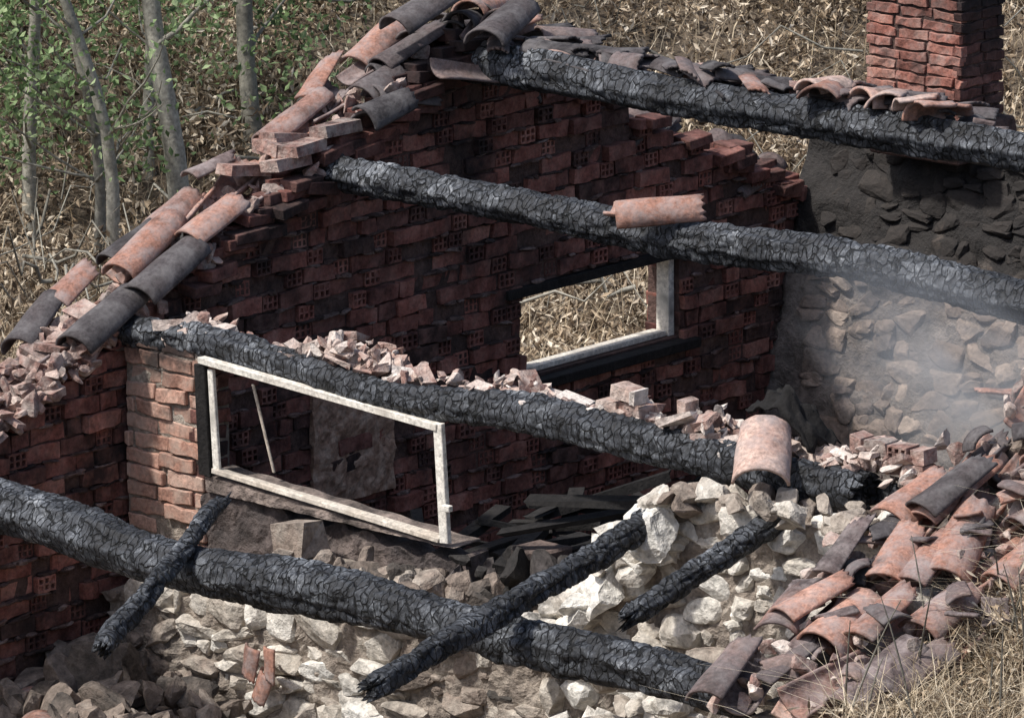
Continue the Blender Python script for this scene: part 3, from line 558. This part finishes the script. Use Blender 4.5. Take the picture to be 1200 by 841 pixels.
def tree(r,q,h,rad,lean):
    E=empty('young_tree'); p=Rv*r+Fv*q; z0=float(terr(p[0],p[1]))-.1; mb=MB(); b=Vector((p[0],p[1],z0)); ln=Vector(Rv)*lean
    n=16; tr=[]
    for i in range(n+1):
        t=i/n; tr.append(b+Vector((0,0,h*t))+ln*(h*t)+Vector((noise.noise(Vector((t*3,r,q)))*.2,noise.noise(Vector((t*3,q,r)))*.2,0)))
    tube(mb,tr,[rad*(1-.75*i/n)*(1.25 if i==0 else 1) for i in range(n+1)],10,rnd(.4,.9)); cl=[]
    for k in range(18):
        t=rnd(.14,1); i=int(t*n); s=tr[min(i,n)]; a=rnd(0,6.28); l=rnd(.5,1.5)*(1.15-t*.6); d=Vector((math.cos(a),math.sin(a),rnd(.2,.9))).normalized(); pts=[s+d*l*u+Vector((rnd(-.04,.04),rnd(-.04,.04),.15*u*u)) for u in np.linspace(0,1,6)]
        tube(mb,pts,list(np.linspace(rad*.25,.003,6)),6,rnd(.2,.8))
        if t<.3 and RNG.random()<.5: continue
        for _ in range(4): cl.append((pts[random.randint(2,5)]+Vector((rnd(-.15,.15),rnd(-.15,.15),rnd(-.12,.12))))[:])
    mb.build('trunk_and_limbs','bark',E,smooth=True)
    leaves('crown',cl,36,.13,(.035,.075),(.012,.022),'green',parent=E)
for (r,q,h,rad,ln) in ((-1.76,6.7,5.5,.08,-.02),(-1.28,8.6,5.5,.065,.0),(-2.05,6.0,5,.048,-.09),(-2.15,6.4,4.8,.04,-.06),(-1.95,8.4,5,.04,-.03),(-2.7,7.6,5,.05,.02),(-.75,11,5,.04,.03),(-4.2,8,5,.06,0),(-5.5,9,5,.06,0)):
    tree(r,q,h,rad,ln)
S=[];
for _ in range(560):
    r=rnd(-7,-.2);q=rnd(7.4,13.5); 
    if RNG.random()< (r+2.6)/2.6: continue
    p=Rv*r+Fv*q; S.append((p[0],p[1],float(terr(p[0],p[1]))+rnd(.2,1.7)))
leaves('green_shrubs',S,52,.17,(.035,.08),(.012,.024),'green')
n=18000; X=RNG.uniform(5.5,8.0,n);Y=RNG.uniform(-5.2,0,n); 
m=(X>5.8)|(RNG.random(n)<.35); X=X[m];Y=Y[m]
blades('bank_straw',np.stack([X,Y,terr(X,Y)-.02],1),(.08,.42),(.0015,.004),'straw',lean=1.8)
X=RNG.uniform(5.5,8.0,1300);Y=RNG.uniform(-5.2,0,1300); leaves('bank_litter',np.stack([X,Y,terr(X,Y)+.03],1),60,.1,(.02,.08),(.003,.009),'dry',upb=.0,zf=.3)
mb=MB()
for _ in range(30):
    x=rnd(5.6,6.3);yy=rnd(-3.9,-1.8);z=float(terr(x,yy)); h=rnd(.3,.8);a=rnd(-.3,.3);b=rnd(-.3,.3); tube(mb,[(x+a*t*h,yy+b*t*h,z+h*t-.15*t*t) for t in np.linspace(0,1,6)],[.006,.005,.005,.004,.003,.002],5,rnd(.0,.6))
mb.build('dead_stalks','bark',smooth=True)
# ---------------------------------------------------------------- smoke drifting off the right gable
bm=bmesh.new(); bmesh.ops.create_icosphere(bm,subdivisions=3,radius=1); me=bpy.data.meshes.new('smoke'); bm.to_mesh(me); bm.free()
sm_o=bpy.data.objects.new('smoke',me); scene.collection.objects.link(sm_o)
sm_o.matrix_world=Matrix.Translation((4.72,-1.45,-.93))@Matrix.Rotation(math.radians(24),4,'Y')@Matrix.Diagonal((1.2,.6,.5,1))
mt=bpy.data.materials.new('smoke'); mt.use_nodes=True; nt=mt.node_tree; N=nt.nodes; L=nt.links; N.remove(N['Principled BSDF'])
vs=N.new('ShaderNodeVolumeScatter'); vs.inputs['Color'].default_value=(.88,.92,.98,1); vs.inputs['Anisotropy'].default_value=.1
tc=N.new('ShaderNodeTexCoord'); ln=N.new('ShaderNodeVectorMath'); ln.operation='LENGTH'; L.new(tc.outputs['Object'],ln.inputs[0])
fo=N.new('ShaderNodeMapRange'); L.new(ln.outputs['Value'],fo.inputs[0]); fo.inputs[1].default_value=1.; fo.inputs[2].default_value=.0; fo.inputs[3].default_value=0; fo.inputs[4].default_value=1.
nn_=N.new('ShaderNodeTexNoise'); nn_.inputs['Scale'].default_value=2.2; nn_.inputs['Detail'].default_value=2; nn_.inputs['Distortion'].default_value=.8; L.new(tc.outputs['Object'],nn_.inputs['Vector'])
f2=N.new('ShaderNodeMapRange'); L.new(nn_.outputs['Fac'],f2.inputs[0]); f2.inputs[1].default_value=.36; f2.inputs[2].default_value=.68; f2.inputs[4].default_value=3.4
mm_=N.new('ShaderNodeMath'); mm_.operation='MULTIPLY'; L.new(fo.outputs[0],mm_.inputs[0]); L.new(f2.outputs[0],mm_.inputs[1]); L.new(mm_.outputs[0],vs.inputs['Density']); L.new(vs.outputs[0],N['Material Output'].inputs['Volume'])
me.materials.append(mt)
# ---------------------------------------------------------------- light, camera
w=bpy.data.worlds.new('World'); scene.world=w; w.use_nodes=True; nt=w.node_tree; bg=nt.nodes['Background']
sky=nt.nodes.new('ShaderNodeTexSky'); sky.sky_type='NISHITA'; sky.sun_disc=False
sv=Vector((-.30,-.60,.98)).normalized(); sky.sun_elevation=math.asin(sv.z); sky.sun_rotation=math.atan2(sv.x,sv.y)%(2*math.pi)
sky.dust_density=3
nt.links.new(sky.outputs[0],bg.inputs[0]); bg.inputs[1].default_value=.15
sd=bpy.data.lights.new('sun','SUN'); sd.energy=4.3; sd.angle=math.radians(3); sd.color=(1,.97,.92); so=bpy.data.objects.new('sun',sd); scene.collection.objects.link(so); so.rotation_euler=sv.to_track_quat('Z','Y').to_euler()
cam=bpy.data.cameras.new('camera'); co=bpy.data.objects.new('camera',cam); scene.collection.objects.link(co); scene.camera=co
p=math.radians(13.4); R=Vector((Rv[0],Rv[1],0)); Fh=Vector((Fv[0],Fv[1],0)); fw=Fh*math.cos(p)-Vector((0,0,math.sin(p))); up=R.cross(fw)
m=Matrix((R,up,-fw)).transposed().to_4x4(); m.translation=Vector((19.86,-22.18,5.38)); co.matrix_world=m
cam.sensor_width=36; cam.lens=204; cam.clip_end=1000; cam.clip_start=.5
scene.view_settings.view_transform='Standard'; scene.view_settings.look='None'; scene.view_settings.exposure=0
